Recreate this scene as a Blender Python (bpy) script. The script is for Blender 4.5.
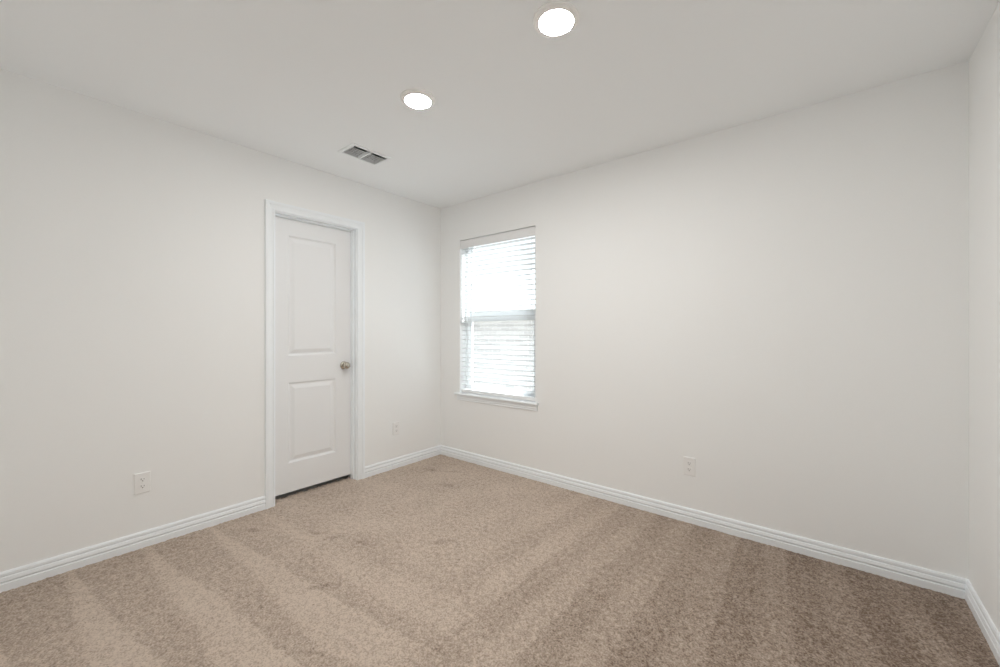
import bpy, bmesh, math, random
from mathutils import Vector, Matrix, noise

# ------------------------------------------------------------------ camera, world, exposure
S = bpy.context.scene
COL = S.collection
for o in list(bpy.data.objects):
    bpy.data.objects.remove(o, do_unlink=True)

YAW = math.atan(328.0 / 405.0)
EYE = 1.2164
cam = bpy.data.cameras.new('camera')
cam.sensor_width = 36.0
cam.lens = 36.0 * 405.0 / 1000.0
cam.shift_y = -0.001
cam.clip_start = 0.01
cam.clip_end = 200
camo = bpy.data.objects.new('camera', cam)
camo.location = (0, 0, EYE)
camo.rotation_euler = (math.pi / 2, 0, YAW)
COL.objects.link(camo)
S.camera = camo

W = bpy.data.worlds.new('overcast_sky')
S.world = W
W.use_nodes = True
wn, wl = W.node_tree.nodes, W.node_tree.links
bg = wn['Background']
SKY = 1.2                         # radiance at the horizon; brighter overhead
tcw = wn.new('ShaderNodeTexCoord')
sepw = wn.new('ShaderNodeSeparateXYZ')
rampw = wn.new('ShaderNodeValToRGB')
e = rampw.color_ramp.elements
e[0].position, e[0].color = 0.0, (0.17, 0.172, 0.175, 1)
e[1].position, e[1].color = 1.0, (0.80, 0.92, 1.0, 1)
m_ = e.new(0.25)
m_.color = (0.19, 0.20, 0.21, 1)
wl.new(tcw.outputs['Generated'], sepw.inputs[0])
wl.new(sepw.outputs['Z'], rampw.inputs['Fac'])
wl.new(rampw.outputs['Color'], bg.inputs['Color'])
bg.inputs['Strength'].default_value = SKY / 0.172

sun = bpy.data.lights.new('sun', 'SUN')
sun.energy = 18.5
sun.angle = math.radians(3)
sun.color = (0.95, 0.975, 1.0)
suno = bpy.data.objects.new('sun', sun)
SUN_EL, SUN_AZ = math.radians(37), math.radians(59)      # azimuth from +y (out of the window) towards +x
to_sun = Vector((math.cos(SUN_EL) * math.sin(SUN_AZ), math.cos(SUN_EL) * math.cos(SUN_AZ), math.sin(SUN_EL)))
suno.rotation_euler = to_sun.to_track_quat('Z', 'Y').to_euler()
suno.location = to_sun * 30
COL.objects.link(suno)

LAMP = 254.0                      # radiance of the two ceiling lamps
LAMP_COLOR = (1.0, 0.98, 0.95, 1)

S.view_settings.view_transform = 'Standard'
S.view_settings.look = 'None'
S.view_settings.gamma = 1.0
S.view_settings.use_curve_mapping = False
S.view_settings.exposure = 0.0
S.cycles.max_bounces = 16
S.cycles.diffuse_bounces = 12
S.cycles.transparent_max_bounces = 16
S.cycles.caustics_reflective = False
S.cycles.sample_clamp_indirect = 8.0

# room: door wall at XL, window wall at YB, right wall at XR, wall behind the camera at YN
XL, XR, YN, YB, H = -3.0267, 0.5003, -0.45, 2.7890, 2.46
T = 0.13


# ------------------------------------------------------------------ helpers
def link(name, bm, mat, parent=None, smooth=False, bevel=0.0, recalc=True):
    if recalc:
        bmesh.ops.recalc_face_normals(bm, faces=bm.faces)
    me = bpy.data.meshes.new(name)
    bm.to_mesh(me)
    bm.free()
    o = bpy.data.objects.new(name, me)
    COL.objects.link(o)
    for m in (mat if isinstance(mat, (list, tuple)) else [mat]):
        me.materials.append(m)
    if smooth:
        me.polygons.foreach_set('use_smooth', [True] * len(me.polygons))
    if bevel:
        b = o.modifiers.new('bevel', 'BEVEL')
        b.width = bevel
        b.segments = 2
        b.limit_method = 'ANGLE'
        b.angle_limit = math.radians(40)
    if parent:
        o.parent = parent
    return o


def tag(o, label, cat, group=None, kind=None):
    o['label'] = label
    o['category'] = cat
    if group:
        o['group'] = group
    if kind:
        o['kind'] = kind
    return o


def empty(name, loc, rotz=0.0):
    o = bpy.data.objects.new(name, None)
    o.empty_display_size = 0.05
    o.location = loc
    o.rotation_euler = (0, 0, rotz)
    COL.objects.link(o)
    return o


def box(bm, x0, x1, y0, y1, z0, z1):
    v = [bm.verts.new((x, y, z)) for x in (x0, x1) for y in (y0, y1) for z in (z0, z1)]
    for f in ((0, 1, 3, 2), (4, 6, 7, 5), (0, 4, 5, 1), (2, 3, 7, 6), (0, 2, 6, 4), (1, 5, 7, 3)):
        bm.faces.new([v[i] for i in f])
    return v


def extrude_profile(bm, pts, p0, p1, cut0=0.0, cut1=0.0):
    """Sweep a (out, up) profile from p0 to p1 (both on the wall foot).
    'out' is 90 degrees to the left of the p0->p1 direction; cut = end shift per unit of out (mitres)."""
    p0, p1 = Vector(p0), Vector(p1)
    d = (p1 - p0).normalized()
    n = Vector((-d.y, d.x, 0))
    a = [bm.verts.new(p0 + n * o + Vector((0, 0, u)) + d * (cut0 * o)) for o, u in pts]
    b = [bm.verts.new(p1 + n * o + Vector((0, 0, u)) + d * (cut1 * o)) for o, u in pts]
    k = len(pts)
    for i in range(k):
        j = (i + 1) % k
        bm.faces.new((a[i], a[j], b[j], b[i]))
    bm.faces.new(a)
    bm.faces.new(b[::-1])


def lathe(bm, prof, n, mtx=None):
    """Revolve (r, z) about z; r == 0 closes the ends."""
    rings = []
    for r, z in prof:
        if r < 1e-6:
            rings.append([bm.verts.new((0, 0, z))])
        else:
            rings.append([bm.verts.new((r * math.cos(2 * math.pi * i / n), r * math.sin(2 * math.pi * i / n), z)) for i in range(n)])
    for a, b in zip(rings, rings[1:]):
        for i in range(n):
            j = (i + 1) % n
            if len(a) == 1 and len(b) == 1:
                continue
            if len(a) == 1:
                bm.faces.new((a[0], b[j], b[i]))
            elif len(b) == 1:
                bm.faces.new((a[i], a[j], b[0]))
            else:
                bm.faces.new((a[i], a[j], b[j], b[i]))
    if mtx is not None:
        bmesh.ops.transform(bm, matrix=mtx, verts=bm.verts)


# ------------------------------------------------------------------ materials
def mat(name, color, rough=0.5, metal=0.0, bump=0.0, bscale=200.0, var=0.0, spec=0.5):
    m = bpy.data.materials.new(name)
    m.use_nodes = True
    nt = m.node_tree
    p = nt.nodes['Principled BSDF']
    p.inputs['Base Color'].default_value = (*color, 1)
    p.inputs['Roughness'].default_value = rough
    p.inputs['Metallic'].default_value = metal
    p.inputs['Specular IOR Level'].default_value = spec
    if bump or var:
        tc = nt.nodes.new('ShaderNodeTexCoord')
        nz = nt.nodes.new('ShaderNodeTexNoise')
        nz.inputs['Scale'].default_value = bscale
        nz.inputs['Detail'].default_value = 3
        nt.links.new(tc.outputs['Object'], nz.inputs['Vector'])
        if bump:
            b = nt.nodes.new('ShaderNodeBump')
            b.inputs['Strength'].default_value = bump
            b.inputs['Distance'].default_value = 0.002
            nt.links.new(nz.outputs['Fac'], b.inputs['Height'])
            nt.links.new(b.outputs['Normal'], p.inputs['Normal'])
        if var:
            r = nt.nodes.new('ShaderNodeValToRGB')
            r.color_ramp.elements[0].position = 0.3
            r.color_ramp.elements[1].position = 0.7
            r.color_ramp.elements[0].color = (*[c * (1 - var) for c in color], 1)
            r.color_ramp.elements[1].color = (*[min(1, c * (1 + var)) for c in color], 1)
            nt.links.new(nz.outputs['Fac'], r.inputs['Fac'])
            nt.links.new(r.outputs['Color'], p.inputs['Base Color'])
    return m


M_WALL = mat('warm_white_wall_paint', (0.905, 0.914, 0.913), 0.7, bump=0.08, bscale=160, var=0.006, spec=0.3)
M_CEIL = mat('flat_white_ceiling_paint', (0.935, 0.957, 0.972), 0.9, bump=0.10, bscale=180, var=0.006, spec=0.2)
M_TRIM = mat('white_satin_trim_paint', (0.905, 0.94, 0.97), 0.38, var=0.004, bscale=30)
M_DOOR = mat('white_satin_door_paint', (0.86, 0.87, 0.88), 0.42, bump=0.02, bscale=90, var=0.004)
M_PLATE = mat('white_outlet_plastic', (0.89, 0.89, 0.885), 0.35, var=0.004, bscale=60)
M_SLOT = mat('dark_outlet_slots', (0.03, 0.03, 0.03), 0.6, var=0.05, bscale=60)
M_NICKEL = mat('satin_nickel', (0.60, 0.56, 0.49), 0.22, metal=1.0, bump=0.02, bscale=400)
M_VINYL = mat('white_window_vinyl', (0.82, 0.84, 0.85), 0.4, var=0.004, bscale=40)
M_BLIND = mat('white_blind_slat', (0.86, 0.865, 0.87), 0.4, bump=0.02, bscale=120, var=0.004)
M_SLAT = mat('off_white_blind_slat', (0.68, 0.69, 0.69), 0.45, bump=0.02, bscale=120, var=0.004)
M_CORD = mat('white_ladder_cord', (0.80, 0.81, 0.80), 0.8, var=0.02, bscale=400)
M_VENT = mat('white_vent_enamel', (0.88, 0.91, 0.93), 0.4, var=0.004, bscale=60)
M_DUCT = mat('dark_sheet_metal_duct', (0.07, 0.082, 0.088), 0.55, metal=0.2, var=0.05, bscale=20)
M_RING = mat('white_lamp_trim', (0.95, 0.945, 0.93), 0.45, var=0.004, bscale=60)
M_STEEL = mat('screw_steel', (0.6, 0.6, 0.58), 0.35, metal=1.0, bump=0.02, bscale=500)
M_ROOF = mat('pale_grey_shingles', (0.36, 0.36, 0.36), 0.9, bump=0.4, bscale=14, var=0.12)
M_EAVE = mat('white_eave_board', (0.72, 0.73, 0.74), 0.6, var=0.01, bscale=10)
M_YARD = mat('pale_gravel', (0.46, 0.45, 0.43), 1.0, bump=0.5, bscale=30, var=0.25)


def glass_mat():
    m = bpy.data.materials.new('clear_window_glass')
    m.use_nodes = True
    nt = m.node_tree
    nt.nodes.clear()
    out = nt.nodes.new('ShaderNodeOutputMaterial')
    mix = nt.nodes.new('ShaderNodeMixShader')
    tr = nt.nodes.new('ShaderNodeBsdfTransparent')
    tr.inputs['Color'].default_value = (0.955, 0.965, 0.965, 1)
    gl = nt.nodes.new('ShaderNodeBsdfGlossy')
    gl.inputs['Roughness'].default_value = 0.02
    fr = nt.nodes.new('ShaderNodeFresnel')
    fr.inputs['IOR'].default_value = 1.45
    geo = nt.nodes.new('ShaderNodeNewGeometry')   # reflect at the outer skin only: a thin pane bends no rays
    inv = nt.nodes.new('ShaderNodeMath')
    inv.operation = 'SUBTRACT'
    inv.inputs[0].default_value = 1.0
    mul = nt.nodes.new('ShaderNodeMath')
    mul.operation = 'MULTIPLY'
    nt.links.new(geo.outputs['Backfacing'], inv.inputs[1])
    nt.links.new(fr.outputs[0], mul.inputs[0])
    nt.links.new(inv.outputs[0], mul.inputs[1])
    nt.links.new(mul.outputs[0], mix.inputs[0])
    nt.links.new(tr.outputs[0], mix.inputs[1])
    nt.links.new(gl.outputs[0], mix.inputs[2])
    nt.links.new(mix.outputs[0], out.inputs['Surface'])
    return m


M_GLASS = glass_mat()


def lamp_mat():
    m = bpy.data.materials.new('lit_frosted_lens')
    m.use_nodes = True
    nt = m.node_tree
    nt.nodes.clear()
    out = nt.nodes.new('ShaderNodeOutputMaterial')
    em = nt.nodes.new('ShaderNodeEmission')
    em.inputs['Color'].default_value = LAMP_COLOR
    em.inputs['Strength'].default_value = LAMP
    nt.links.new(em.outputs[0], out.inputs['Surface'])
    return m


M_LENS = lamp_mat()


def brick_mat():
    m = bpy.data.materials.new('pale_brick')
    m.use_nodes = True
    nt = m.node_tree
    p = nt.nodes['Principled BSDF']
    p.inputs['Roughness'].default_value = 0.9
    tc = nt.nodes.new('ShaderNodeTexCoord')
    mp = nt.nodes.new('ShaderNodeMapping')
    mp.inputs['Rotation'].default_value = (math.radians(90), 0, 0)
    br = nt.nodes.new('ShaderNodeTexBrick')
    br.inputs['Scale'].default_value = 1.0
    br.inputs['Brick Width'].default_value = 0.30
    br.inputs['Row Height'].default_value = 0.10
    br.inputs['Mortar Size'].default_value = 0.010
    br.inputs['Color1'].default_value = (0.60, 0.57, 0.54, 1)
    br.inputs['Color2'].default_value = (0.46, 0.435, 0.42, 1)
    br.inputs['Mortar'].default_value = (0.62, 0.60, 0.58, 1)
    nt.links.new(tc.outputs['Object'], mp.inputs['Vector'])
    nt.links.new(mp.outputs[0], br.inputs['Vector'])
    nt.links.new(br.outputs['Color'], p.inputs['Base Color'])
    b = nt.nodes.new('ShaderNodeBump')
    b.inputs['Strength'].default_value = 0.4
    b.inputs['Distance'].default_value = 0.01
    b.invert = True
    nt.links.new(br.outputs['Fac'], b.inputs['Height'])
    nt.links.new(b.outputs['Normal'], p.inputs['Normal'])
    return m


M_BRICK = brick_mat()


def carpet_mat():
    """Beige cut pile: two-tone yarn speckle; the 'nap' attribute says which way the vacuum laid the pile."""
    m = bpy.data.materials.new('beige_cut_pile_carpet')
    m.use_nodes = True
    nt = m.node_tree
    N, L = nt.nodes, nt.links
    p = N['Principled BSDF']
    p.inputs['Roughness'].default_value = 1.0
    p.inputs['Specular IOR Level'].default_value = 0.05
    p.inputs['Sheen Weight'].default_value = 0.12
    p.inputs['Sheen Roughness'].default_value = 0.6
    tc = N.new('ShaderNodeTexCoord')

    def nz(scale, detail, rough=0.6):
        n = N.new('ShaderNodeTexNoise')
        n.inputs['Scale'].default_value = scale
        n.inputs['Detail'].default_value = detail
        n.inputs['Roughness'].default_value = rough
        L.new(tc.outputs['Object'], n.inputs['Vector'])
        return n

    def math_(op, a, b):
        n = N.new('ShaderNodeMath')
        n.operation = op
        for i, v in enumerate((a, b)):
            if isinstance(v, (int, float)):
                n.inputs[i].default_value = v
            else:
                L.new(v, n.inputs[i])
        return n.outputs[0]

    fine = nz(140, 2, 0.6)
    mid = nz(38, 3, 0.6)
    at = N.new('ShaderNodeAttribute')
    at.attribute_name = 'nap'
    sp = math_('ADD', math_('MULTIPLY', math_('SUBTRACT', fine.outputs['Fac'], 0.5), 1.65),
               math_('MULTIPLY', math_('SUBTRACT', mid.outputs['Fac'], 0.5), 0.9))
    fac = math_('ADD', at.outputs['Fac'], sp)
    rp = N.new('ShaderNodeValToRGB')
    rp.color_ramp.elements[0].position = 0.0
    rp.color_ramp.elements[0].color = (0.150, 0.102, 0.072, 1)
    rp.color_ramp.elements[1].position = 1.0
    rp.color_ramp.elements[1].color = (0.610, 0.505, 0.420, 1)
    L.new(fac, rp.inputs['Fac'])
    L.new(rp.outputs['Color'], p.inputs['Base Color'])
    b = N.new('ShaderNodeBump')
    b.inputs['Strength'].default_value = 0.5
    b.inputs['Distance'].default_value = 0.004
    L.new(fine.outputs['Fac'], b.inputs['Height'])
    L.new(b.outputs['Normal'], p.inputs['Normal'])
    return m


M_CARPET = carpet_mat()


# ------------------------------------------------------------------ floor: wall-to-wall carpet
def sstep(a, b, x):
    t = max(0.0, min(1.0, (x - a) / (b - a)))
    return t * t * (3 - 2 * t)


FOOT = [(-2.42, 1.21, 0.05, 0.4), (-2.29, 1.25, 0.06, 1.2), (-1.89, 0.97, 0.07, 0.9), (-2.72, 2.42, 0.09, 0.3),
        (-2.55, 2.50, 0.07, 0.6), (-2.75, 0.98, 0.05, 0.5), (-2.1, 1.32, 0.05, 0.2), (-1.75, 1.62, 0.08, 1.0),
        (-2.35, 2.25, 0.08, 0.2)]


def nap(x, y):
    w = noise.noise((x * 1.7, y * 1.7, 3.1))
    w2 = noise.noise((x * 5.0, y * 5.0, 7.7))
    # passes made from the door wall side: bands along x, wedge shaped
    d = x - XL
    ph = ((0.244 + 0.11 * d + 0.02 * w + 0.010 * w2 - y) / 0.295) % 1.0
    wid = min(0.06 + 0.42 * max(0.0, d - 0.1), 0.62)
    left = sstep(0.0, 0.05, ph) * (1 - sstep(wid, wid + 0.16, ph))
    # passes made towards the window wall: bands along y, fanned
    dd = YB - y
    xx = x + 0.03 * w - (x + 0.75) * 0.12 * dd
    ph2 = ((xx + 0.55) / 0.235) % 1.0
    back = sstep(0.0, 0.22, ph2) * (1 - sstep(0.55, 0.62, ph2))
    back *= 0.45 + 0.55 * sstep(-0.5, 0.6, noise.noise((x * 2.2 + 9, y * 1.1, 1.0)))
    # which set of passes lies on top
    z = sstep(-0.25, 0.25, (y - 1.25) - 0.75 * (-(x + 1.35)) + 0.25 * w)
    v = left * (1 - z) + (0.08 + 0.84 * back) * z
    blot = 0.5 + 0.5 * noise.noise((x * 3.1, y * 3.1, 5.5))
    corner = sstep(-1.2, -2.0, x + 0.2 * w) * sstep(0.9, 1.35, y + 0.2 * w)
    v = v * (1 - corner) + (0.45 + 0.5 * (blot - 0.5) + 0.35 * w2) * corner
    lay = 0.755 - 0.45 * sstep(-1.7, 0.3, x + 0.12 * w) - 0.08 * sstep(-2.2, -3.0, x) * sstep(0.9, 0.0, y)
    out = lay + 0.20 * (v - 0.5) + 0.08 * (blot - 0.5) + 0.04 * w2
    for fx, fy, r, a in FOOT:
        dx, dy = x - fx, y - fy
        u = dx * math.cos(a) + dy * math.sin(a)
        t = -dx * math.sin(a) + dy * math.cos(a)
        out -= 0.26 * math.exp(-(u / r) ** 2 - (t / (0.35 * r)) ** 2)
    return out


def make_carpet():
    rnd = random.Random(4)
    nx, ny = 380, 352
    x0, x1, y0, y1 = XL - 0.10, XR, YN, YB
    verts, naps = [], []
    for j in range(ny + 1):
        y = y0 + (y1 - y0) * j / ny
        for i in range(nx + 1):
            x = x0 + (x1 - x0) * i / nx
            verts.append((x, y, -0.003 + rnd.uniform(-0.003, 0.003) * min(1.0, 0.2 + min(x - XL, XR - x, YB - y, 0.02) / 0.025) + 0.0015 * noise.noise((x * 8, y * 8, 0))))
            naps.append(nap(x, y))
    w = nx + 1
    faces = [(j * w + i, j * w + i + 1, (j + 1) * w + i + 1, (j + 1) * w + i) for j in range(ny) for i in range(nx)]
    me = bpy.data.meshes.new('floor')
    me.from_pydata(verts, [], faces)
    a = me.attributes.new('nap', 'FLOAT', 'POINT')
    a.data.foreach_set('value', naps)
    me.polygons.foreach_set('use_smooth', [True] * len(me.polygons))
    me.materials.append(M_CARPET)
    o = bpy.data.objects.new('floor', me)
    COL.objects.link(o)
    tag(o, 'beige cut pile carpet with vacuum stripes covering the whole floor', 'carpet', kind='structure')


make_carpet()

# ------------------------------------------------------------------ walls and ceiling
# door opening in the left wall (rough opening lined by the jamb), window opening in the back wall
DY0, DY1, DZ = 1.221, 1.853, 2.067          # inside faces of the door jamb
JT = 0.018
WX0, WX1, WZ0, WZ1 = -2.757, -1.881, 0.638, 2.103

bm = bmesh.new()
box(bm, XL - T, XL, YN - T, DY0 - JT, -0.15, H)
box(bm, XL - T, XL, DY1 + JT, YB + T, -0.15, H)
box(bm, XL - T, XL, DY0 - JT, DY1 + JT, DZ + JT, H)
tag(link('wall_left', bm, M_WALL), 'warm white left wall holding the closed door', 'wall', kind='structure')

bm = bmesh.new()
box(bm, XL, WX0, YB, YB + T, -0.15, H)
box(bm, WX1, XR + T, YB, YB + T, -0.15, H)
box(bm, WX0, WX1, YB, YB + T, WZ1, H)
box(bm, WX0, WX1, YB, YB + T, -0.15, WZ0 - 0.022)
tag(link('wall_back', bm, M_WALL), 'long warm white wall holding the window', 'wall', kind='structure')

bm = bmesh.new()
box(bm, XR, XR + T, YN - T, YB, -0.15, H)
tag(link('wall_right', bm, M_WALL), 'narrow strip of warm white wall at the right edge', 'wall', kind='structure')

bm = bmesh.new()
box(bm, XL, XR, YN - T, YN, -0.15, H)
tag(link('wall_front', bm, M_WALL), 'warm white wall behind the camera', 'wall', kind='structure')

bm = bmesh.new()
box(bm, XL - T, XR + T, YN - T, YB + T, -0.20, -0.012)
tag(link('floor_slab', bm, M_DUCT), 'concrete slab under the carpet', 'floor', kind='structure')

VX0, VX1, VY0, VY1 = -2.593, -2.436, 1.4795, 1.734        # duct hole in the ceiling
bm = bmesh.new()
box(bm, XL - T, VX0, YN - T, YB + T, H, H + 0.16)
box(bm, VX1, XR + T, YN - T, YB + T, H, H + 0.16)
box(bm, VX0, VX1, YN - T, VY0, H, H + 0.16)
box(bm, VX0, VX1, VY1, YB + T, H, H + 0.16)
tag(link('ceiling', bm, M_CEIL), 'flat white ceiling with two round lights and a vent', 'ceiling', kind='structure')

# unseen closet shell, added behind the door so its gap stays dark
bm = bmesh.new()
cx0, cx1, cy0, cy1 = XL - T - 0.7, XL - T, 0.9, 2.3
box(bm, cx0 - 0.05, cx0, cy0, cy1, -0.2, H)
box(bm, cx0, cx1, cy0 - 0.05, cy0, -0.2, H)
box(bm, cx0, cx1, cy1, cy1 + 0.05, -0.2, H)
box(bm, cx0, cx1, cy0, cy1, H - 0.05, H)
box(bm, cx0, cx1, cy0, cy1, -0.2, -0.012)
tag(link('wall_unseen_closet', bm, M_WALL), 'unseen closet shell added behind the closed door to keep its gap dark', 'wall', kind='structure')

# ------------------------------------------------------------------ baseboards
BP = [(0, -0.012), (0.0135, -0.012), (0.0135, 0.0300), (0.0125, 0.0325), (0.0080, 0.0345), (0.0080, 0.0370), (0.0115, 0.0420), (0.0150, 0.0450), (0.0150, 0.0480), (0.0118, 0.0610),
      (0.0075, 0.0635), (0.0075, 0.0660), (0.0108, 0.0690), (0.0105, 0.0790), (0.0065, 0.0870), (0, 0.0870)]
CAS0, CAS1 = 1.152, 1.922       # outer edges of the door casing


def baseboard(name, p0, p1, c0, c1, label):
    bm = bmesh.new()
    extrude_profile(bm, BP, p0, p1, c0, c1)
    tag(link(name, bm, M_TRIM), label, 'baseboard', kind='structure')


baseboard('baseboard_left', (XL, CAS0, 0), (XL, YN, 0), 0, -1, 'white stepped baseboard on the left wall before the door')
baseboard('baseboard_left.001', (XL, YB, 0), (XL, CAS1, 0), 1, 0, 'short white baseboard between the door and the room corner')
baseboard('baseboard_back', (XR, YB, 0), (XL, YB, 0), 1, -1, 'long white stepped baseboard under the window wall')
baseboard('baseboard_right', (XR, YN, 0), (XR, YB, 0), 1, -1, 'white baseboard along the right wall')
baseboard('baseboard_front', (XL, YN, 0), (XR, YN, 0), 1, -1, 'white baseboard on the wall behind the camera')


# ------------------------------------------------------------------ door
def make_door():
    xf = XL - 0.072                              # front face of the slab, set back in the jamb
    y0, y1, z0, z1 = DY0 + 0.003, DY1 - 0.003, 0.034, DZ - 0.004
    bm = bmesh.new()
    ys = [y0, 1.340, 1.712, y1]
    zs = [z0, 0.249, 0.845, 1.044, 1.935, z1]
    g = {}

    def V(x, y, z):
        k = (round(x, 5), round(y, 5), round(z, 5))
        if k not in g:
            g[k] = bm.verts.new((x, y, z))
        return g[k]

    for i in range(3):
        for j in range(5):
            a, b, c, d = ys[i], ys[i + 1], zs[j], zs[j + 1]
            if i == 1 and j in (1, 3):           # moulded panel: step in, flat groove, raised field
                lv = [(0.0, 0.0), (0.004, 0.004), (0.012, 0.0105), (0.020, 0.0105), (0.046, 0.0020), (0.049, 0.0015)]
                prev = None
                for ins, dep in lv:
                    q = [V(xf - dep, a + ins, c + ins), V(xf - dep, b - ins, c + ins), V(xf - dep, b - ins, d - ins), V(xf - dep, a + ins, d - ins)]
                    if prev:
                        for k in range(4):
                            bm.faces.new((prev[k], prev[(k + 1) % 4], q[(k + 1) % 4], q[k]))
                    prev = q
                bm.faces.new(prev)
            else:
                bm.faces.new((V(xf, a, c), V(xf, b, c), V(xf, b, d), V(xf, a, d)))
    xb = xf - 0.035
    per = [(y, z0) for y in ys] + [(y1, z) for z in zs[1:]] + [(y, z1) for y in ys[-2::-1]] + [(y0, z) for z in zs[-2:0:-1]]
    n = len(per)
    for k in range(n):
        (ya, za), (yb_, zb) = per[k], per[(k + 1) % n]
        bm.faces.new((V(xf, ya, za), V(xf, yb_, zb), V(xb, yb_, zb), V(xb, ya, za)))
    bm.faces.new([V(xb, y, z) for y, z in per])
    door = link('door_1', bm, M_DOOR)
    tag(door, 'closed white two-panel interior door with a round nickel knob', 'door', kind='structure')

    # knob: rosette on the door, round knob on a short neck, pin hole button on its end
    ky, kz = y1 - 0.068, 0.947
    mtx = Matrix.Translation((xf, ky, kz)) @ Matrix.Rotation(math.pi / 2, 4, 'Y')
    bm = bmesh.new()
    lathe(bm, [(0, 0.066), (0.010, 0.066), (0.0195, 0.063), (0.0255, 0.057), (0.0275, 0.050), (0.0262, 0.043), (0.0205, 0.036),
               (0.0135, 0.031), (0.0115, 0.026), (0.0120, 0.008), (0, 0.008)], 40, mtx)
    knob = link('knob', bm, M_NICKEL, door, smooth=True)
    knob['label'] = 'round satin nickel knob'
    bm = bmesh.new()
    lathe(bm, [(0, 0.0105), (0.018, 0.0105), (0.027, 0.0085), (0.0315, 0.005), (0.0325, 0.0), (0, 0.0)], 40, mtx)
    link('rosette', bm, M_NICKEL, knob, smooth=True)
    bm = bmesh.new()
    lathe(bm, [(0, 0.0685), (0.004, 0.0685), (0.005, 0.066), (0, 0.066)], 20, mtx)
    link('lock_button', bm, M_STEEL, knob)
    # latch plate on the slab edge
    bm = bmesh.new()
    box(bm, xf - 0.030, xf - 0.004, y1 - 0.0005, y1 + 0.0012, kz - 0.028, kz + 0.028)
    link('latch_plate', bm, M_NICKEL, door)


make_door()

# jamb (lining) with stop, and casing round it
bm = bmesh.new()
box(bm, XL - T, XL, DY0 - JT, DY0, -0.012, DZ + JT)
box(bm, XL - T, XL, DY1, DY1 + JT, -0.012, DZ + JT)
box(bm, XL - T, XL, DY0, DY1, DZ, DZ + JT)
jamb = link('trim_1', bm, M_TRIM)
tag(jamb, 'white door jamb lining the doorway in the left wall', 'door jamb', kind='structure')
bm = bmesh.new()
sx0, sx1 = XL - 0.070, XL - 0.036
box(bm, sx0, sx1, DY0, DY0 + 0.011, -0.012, DZ)
box(bm, sx0, sx1, DY1 - 0.011, DY1, -0.012, DZ)
box(bm, sx0, sx1, DY0 + 0.011, DY1 - 0.011, DZ - 0.011, DZ)
link('door_stop', bm, M_TRIM, jamb, bevel=0.0015)

# casing: profile (across from inner edge, thickness)
CP = [(0.0, 0.0), (0.0, 0.009), (0.003, 0.011), (0.011, 0.0115), (0.015, 0.0085), (0.027, 0.0105), (0.040, 0.0135), (0.042, 0.0165), (0.053, 0.0175), (0.060, 0.0175), (0.064, 0.0145), (0.064, 0.0)]


def make_casing():
    bm = bmesh.new()
    yi0, yi1, zi = DY0 - 0.005, DY1 + 0.005, DZ + 0.005
    stations = [lambda a: (yi0 - a, -0.012), lambda a: (yi0 - a, zi + a), lambda a: (yi1 + a, zi + a), lambda a: (yi1 + a, -0.012)]
    rows = [[bm.verts.new((XL + t, s(a)[0], s(a)[1])) for a, t in CP] for s in stations]
    k = len(CP)
    for r, q in zip(rows, rows[1:]):
        for i in range(k):
            j = (i + 1) % k
            bm.faces.new((r[i], r[j], q[j], q[i]))
    bm.faces.new(rows[0])
    bm.faces.new(rows[-1][::-1])
    tag(link('trim_2', bm, M_TRIM), 'white moulded casing framing the door', 'door casing', kind='structure')


make_casing()

# ------------------------------------------------------------------ window
WF = YB + 0.080                                  # room-side face of the window frame


def make_window():
    fw, fd = 0.042, 0.05
    bm = bmesh.new()
    x0, x1, z0, z1 = WX0, WX1, WZ0, WZ1
    y0, y1 = WF, YB + T
    box(bm, x0, x0 + fw, y0, y1, z0, z1)
    box(bm, x1 - fw, x1, y0, y1, z0, z1)
    box(bm, x0 + fw, x1 - fw, y0, y1, z1 - 0.024, z1)
    box(bm, x0 + fw, x1 - fw, y0, y1, z0, z0 + 0.026)
    win = link('window_1', bm, M_VINYL, bevel=0.002)
    tag(win, 'white single-hung window behind the horizontal blind', 'window', kind='structure')
    sw = 0.036
    ax0, ax1 = x0 + fw, x1 - fw

    def sash(name, ya, yb, za, zb, top, bot):
        bm = bmesh.new()
        box(bm, ax0, ax0 + sw, ya, yb, za, zb)
        box(bm, ax1 - sw, ax1, ya, yb, za, zb)
        box(bm, ax0 + sw, ax1 - sw, ya, yb, zb - top, zb)
        box(bm, ax0 + sw, ax1 - sw, ya, yb, za, za + bot)
        s = link(name, bm, M_VINYL, win, bevel=0.0015)
        bm = bmesh.new()
        ym = (ya + yb) / 2
        box(bm, ax0 + sw - 0.004, ax1 - sw + 0.004, ym - 0.002, ym + 0.002, za + bot - 0.004, zb - top + 0.004)
        link('pane', bm, M_GLASS, s)
        return s

    sash('upper_sash', WF + 0.028, WF + 0.046, 1.357, z1 - 0.024, 0.024, 0.055)
    lo = sash('lower_sash', WF + 0.006, WF + 0.026, z0 + 0.026, 1.370, 0.050, 0.036)
    bm = bmesh.new()
    xm = (ax0 + ax1) / 2
    box(bm, xm - 0.03, xm + 0.03, WF - 0.006, WF + 0.006, 1.357, 1.369)
    link('sash_lock', bm, M_VINYL, lo, bevel=0.002)


make_window()

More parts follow.
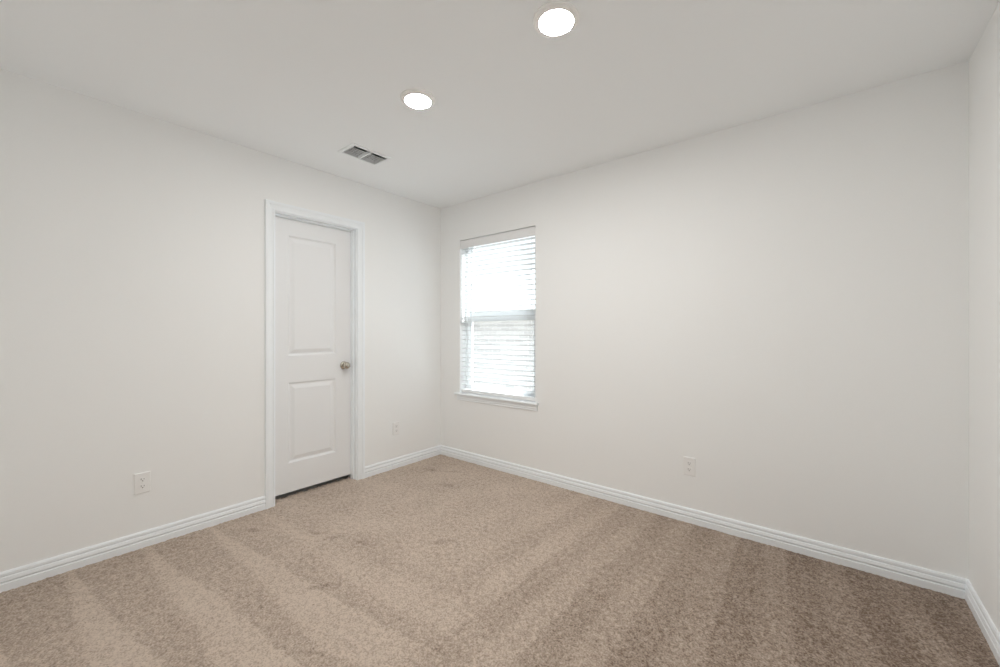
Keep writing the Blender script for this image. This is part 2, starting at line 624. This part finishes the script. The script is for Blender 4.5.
# stool and apron
bm = bmesh.new()
sz0, sz1 = WZ0 - 0.022, WZ0
nose = [(0.0, sz0), (0.024, sz0), (0.030, sz0 + 0.005), (0.032, sz0 + 0.011), (0.030, sz0 + 0.017), (0.024, sz1), (0.0, sz1)]
extrude_profile(bm, nose, (WX1 + 0.034, YB, 0), (WX0 - 0.045, YB, 0))
box(bm, WX0, WX1, YB, WF + 0.004, sz0, sz1)
stool = link('window_sill', bm, M_TRIM)
tag(stool, 'white projecting sill with a stepped apron under the window', 'window sill', kind='structure')
bm = bmesh.new()
ap = [(0.0, 0.566), (0.006, 0.566), (0.0085, 0.572), (0.0085, 0.584), (0.0125, 0.588), (0.0125, 0.603), (0.0165, 0.607), (0.0165, sz0), (0.0, sz0)]
extrude_profile(bm, ap, (WX1 + 0.022, YB, 0), (WX0 - 0.028, YB, 0))
link('apron', bm, M_TRIM, stool)


def make_blind():
    cx = (WX0 + WX1) / 2
    root = empty('window_blind', (cx, YB + 0.04, WZ0 + 0.002))
    tag(root, 'white wide-slat horizontal blind lowered and open inside the window', 'blind')
    ox, oy, oz = root.location
    x0, x1 = WX0 + 0.008, WX1 - 0.006

    def add(name, bm, m, parent=root, **k):
        bmesh.ops.translate(bm, vec=(-ox, -oy, -oz), verts=bm.verts)
        return link(name, bm, m, parent, **k)

    # head rail and valance
    bm = bmesh.new()
    box(bm, x0, x1, YB + 0.014, YB + 0.066, 2.056, 2.095)
    add('head_rail', bm, M_BLIND, bevel=0.002)
    bm = bmesh.new()
    vp = [(-0.012, 2.022), (-0.004, 2.020), (0.000, 2.026), (0.000, 2.034), (-0.003, 2.038), (-0.003, 2.084), (0.000, 2.088), (0.000, 2.092), (-0.004, 2.096), (-0.012, 2.096)]
    extrude_profile(bm, vp, (WX1 - 0.003, YB, 0), (WX0 + 0.004, YB, 0))
    add('valance', bm, M_BLIND)
    # slats: slightly crowned, stacked evenly on the ladders
    pitch = 0.0432
    zt, zb = 2.012, 0.690
    ns = int((zt - zb) / pitch)
    bm = bmesh.new()
    ya, yb = YB + 0.015, YB + 0.065
    for s in range(ns + 1):
        z = zt - s * pitch
        up, dn = [], []
        for k in range(5):
            t = k / 4
            y = ya + (yb - ya) * t
            c = 0.0022 * (1 - (2 * t - 1) ** 2)
            up.append((y, z + c + 0.0018))
            dn.append((y, z + c - 0.0018))
        ring = up + dn[::-1]
        A = [bm.verts.new((x0, y, q)) for y, q in ring]
        B = [bm.verts.new((x1, y, q)) for y, q in ring]
        n = len(ring)
        for i in range(n):
            j = (i + 1) % n
            bm.faces.new((A[i], A[j], B[j], B[i]))
        bm.faces.new(A)
        bm.faces.new(B[::-1])
    add('slats', bm, M_SLAT)
    bm = bmesh.new()
    box(bm, x0, x1, ya, yb, WZ0 + 0.003, WZ0 + 0.034)
    add('bottom_rail', bm, M_BLIND, bevel=0.003)
    # ladder cords, front and rear, at both ends
    for cxp in (WX0 + 0.10, WX1 - 0.085):
        bm = bmesh.new()
        for yy in (ya - 0.0016, yb + 0.0016):
            box(bm, cxp - 0.0011, cxp + 0.0011, yy - 0.0009, yy + 0.0009, WZ0 + 0.034, 2.056)
        for s in range(ns + 1):
            z = zt - s * pitch - 0.0023
            box(bm, cxp - 0.0008, cxp + 0.0008, ya, yb, z - 0.0006, z)
        add('ladder_cord', bm, M_CORD)


make_blind()


# ------------------------------------------------------------------ outlets
def make_outlet(loc, rotz, label):
    """Duplex outlet; local -y faces the room, the wall is at y = 0."""
    r = empty('wall_outlet', loc, rotz)
    tag(r, label, 'outlet', 'white duplex outlets low on the walls')
    bm = bmesh.new()
    w, h = 0.0365, 0.0585
    A = [bm.verts.new((x, 0, z)) for x, z in ((-w, -h), (w, -h), (w, h), (-w, h))]
    B = [bm.verts.new((x * 0.985, -0.0035, z * 0.99)) for x, z in ((-w, -h), (w, -h), (w, h), (-w, h))]
    C = [bm.verts.new((x * 0.90, -0.0062, z * 0.94)) for x, z in ((-w, -h), (w, -h), (w, h), (-w, h))]
    for a, b in ((A, B), (B, C)):
        for i in range(4):
            j = (i + 1) % 4
            bm.faces.new((a[i], a[j], b[j], b[i]))
    bm.faces.new(C)
    bm.faces.new(A[::-1])
    link('faceplate', bm, M_PLATE, r)
    for dz in (0.0195, -0.0195):
        bm = bmesh.new()
        pts = []
        for i in range(32):
            t = 2 * math.pi * i / 32
            pts.append((0.0172 * math.cos(t), max(-0.0137, min(0.0137, 0.0172 * math.sin(t)))))
        a = [bm.verts.new((x, -0.0062, z + dz)) for x, z in pts]
        b = [bm.verts.new((x, -0.0085, z + dz)) for x, z in pts]
        for i in range(32):
            j = (i + 1) % 32
            bm.faces.new((a[i], a[j], b[j], b[i]))
        bm.faces.new(b)
        bm.faces.new(a[::-1])
        rc = link('receptacle', bm, M_PLATE, r)
        bm = bmesh.new()
        box(bm, -0.0075, -0.0052, -0.0088, -0.0080, dz - 0.001, dz + 0.0080)
        box(bm, 0.0052, 0.0072, -0.0088, -0.0080, dz + 0.0005, dz + 0.0070)
        m = Matrix.Translation((0, -0.0080, dz - 0.0065)) @ Matrix.Rotation(math.pi / 2, 4, 'X')
        n0 = len(bm.verts)
        bm2 = bmesh.new()
        lathe(bm2, [(0, 0.0008), (0.0026, 0.0008), (0.0026, 0), (0, 0)], 16, m)
        tmp = bpy.data.meshes.new('tmp')
        bm2.to_mesh(tmp)
        bm2.free()
        bm.from_mesh(tmp)
        bpy.data.meshes.remove(tmp)
        sl = link('slots', bm, M_SLOT, rc)
        sl['label'] = 'dark plug slots'
    bm = bmesh.new()
    lathe(bm, [(0, 0.0013), (0.0022, 0.0010), (0.0032, 0.0), (0, 0.0)], 16, Matrix.Translation((0, -0.0062, 0)) @ Matrix.Rotation(math.pi / 2, 4, 'X'))
    link('screw', bm, M_PLATE, r)


make_outlet((XL, 0.509, 0.363), math.pi / 2, 'white duplex outlet left of the door, low on the left wall')
make_outlet((XL, 2.248, 0.353), math.pi / 2, 'white duplex outlet between the door and the room corner')
make_outlet((-0.691, YB, 0.357), 0.0, 'white duplex outlet on the window wall, right of the window')


# ------------------------------------------------------------------ ceiling lights
def make_light(x, y, label):
    r = empty('ceiling_light', (x, y, H))
    tag(r, label, 'ceiling light', 'round ceiling lights')
    bm = bmesh.new()
    lathe(bm, [(0.0, 0.0), (0.0910, 0.0), (0.0910, -0.004), (0.0885, -0.0085), (0.0790, -0.0130), (0.0705, -0.0150), (0.0685, -0.0150), (0.0685, -0.0100), (0, -0.0100)], 64)
    link('trim_ring', bm, M_RING, r, smooth=False)
    bm = bmesh.new()
    lathe(bm, [(0.0685, -0.0112), (0.0685, -0.0150), (0.0660, -0.0158), (0.055, -0.0165), (0.040, -0.0170), (0.02, -0.0173), (0, -0.0174)], 64)
    link('lens', bm, M_LENS, r, smooth=True)['label'] = 'glowing frosted lens'


make_light(-0.839, 1.390, 'lit round ceiling light nearer the camera, larger in view')
make_light(-1.696, 1.400, 'lit round ceiling light beside the vent, farther from the camera')


# ------------------------------------------------------------------ ceiling vent
def make_vent():
    cx, cy = (VX0 + VX1) / 2, (VY0 + VY1) / 2
    r = empty('ceiling_vent', (cx, cy, H))
    tag(r, 'white rectangular ceiling vent with two banks of grey louvers', 'vent')
    hx, hy = (VX1 - VX0) / 2, (VY1 - VY0) / 2
    ox, oy = hx + 0.021, hy + 0.024
    bm = bmesh.new()
    lv = [(ox, oy, 0.0), (ox, oy, -0.0025), (ox - 0.005, oy - 0.005, -0.007), (hx + 0.003, hy + 0.003, -0.009), (hx, hy, -0.007), (hx, hy, 0.02)]
    prev = None
    for a, b, z in lv:
        q = [bm.verts.new(p) for p in ((-a, -b, z), (a, -b, z), (a, b, z), (-a, b, z))]
        if prev:
            for i in range(4):
                j = (i + 1) % 4
                bm.faces.new((prev[i], prev[j], q[j], q[i]))
        prev = q
    link('frame', bm, M_VENT, r)
    bm = bmesh.new()
    box(bm, -hx, hx, -0.006, 0.006, -0.0075, 0.012)
    link('divider', bm, M_VENT, r)
    for s in (-1, 1):
        y0, y1 = (0.006, hy) if s > 0 else (-hy, -0.006)
        bm = bmesh.new()
        n = 7
        for k in range(n):
            x = -hx + (k + 0.5) * 2 * hx / n
            # blade curls from the face up into the duct; the last one throws the other way
            t = 1 if k < n - 1 else -1
            pts = [(x - 0.0085 * t, -0.0062), (x - 0.0065 * t, -0.0054), (x - 0.0052 * t, -0.0046), (x - 0.0042 * t, -0.0036)]
            ring = pts + [(px, pz + 0.0012) for px, pz in pts[::-1]]
            A = [bm.verts.new((px, y0, pz)) for px, pz in ring]
            B = [bm.verts.new((px, y1, pz)) for px, pz in ring]
            m = len(ring)
            for i in range(m):
                j = (i + 1) % m
                bm.faces.new((A[i], A[j], B[j], B[i]))
            bm.faces.new(A)
            bm.faces.new(B[::-1])
        link('louver_bank', bm, M_VENT, r)
    bm = bmesh.new()
    z1 = 0.14
    v0 = [bm.verts.new(p) for p in ((-hx, -hy, 0.021), (hx, -hy, 0.021), (hx, hy, 0.021), (-hx, hy, 0.021))]
    v1 = [bm.verts.new((v.co.x, v.co.y, z1)) for v in v0]
    for i in range(4):
        j = (i + 1) % 4
        bm.faces.new((v0[i], v0[j], v1[j], v1[i]))
    bm.faces.new(v1)
    link('duct', bm, M_DUCT, r)


make_vent()

# ------------------------------------------------------------------ outside the window
bm = bmesh.new()
box(bm, -26, 14, YB + T + 0.02, 24, -1.05, -0.85)
tag(link('ground', bm, M_YARD), 'pale side yard outside the window', 'yard', kind='structure')


def make_house():
    y0 = 8.5
    r = empty('neighbouring_house', (-5.5, y0, -0.85))
    tag(r, 'pale brick house seen faintly through the blind', 'house')
    ox, oy, oz = r.location

    def add(name, bm, m):
        bmesh.ops.translate(bm, vec=(-ox, -oy, -oz), verts=bm.verts)
        return link(name, bm, m, r)
    bm = bmesh.new()
    box(bm, -15, 3, y0, y0 + 7, -0.85, 1.66)
    add('brick_wall', bm, M_BRICK)
    bm = bmesh.new()
    box(bm, -15.4, 3.4, y0 - 0.40, y0, 1.66, 1.69)
    box(bm, -15.4, 3.4, y0 - 0.43, y0 - 0.40, 1.63, 1.79)
    add('eave', bm, M_EAVE)
    bm = bmesh.new()
    a = [bm.verts.new((x, y, z)) for x in (-15.4, 3.4) for y, z in ((y0 - 0.45, 1.79), (y0 + 3.5, 3.5), (y0 + 7.45, 1.79))]
    bm.faces.new((a[0], a[1], a[4], a[3]))
    bm.faces.new((a[1], a[2], a[5], a[4]))
    bm.faces.new((a[0], a[2], a[1]))
    bm.faces.new((a[3], a[4], a[5]))
    bm.faces.new((a[0], a[3], a[5], a[2]))
    add('roof', bm, M_ROOF)


make_house()
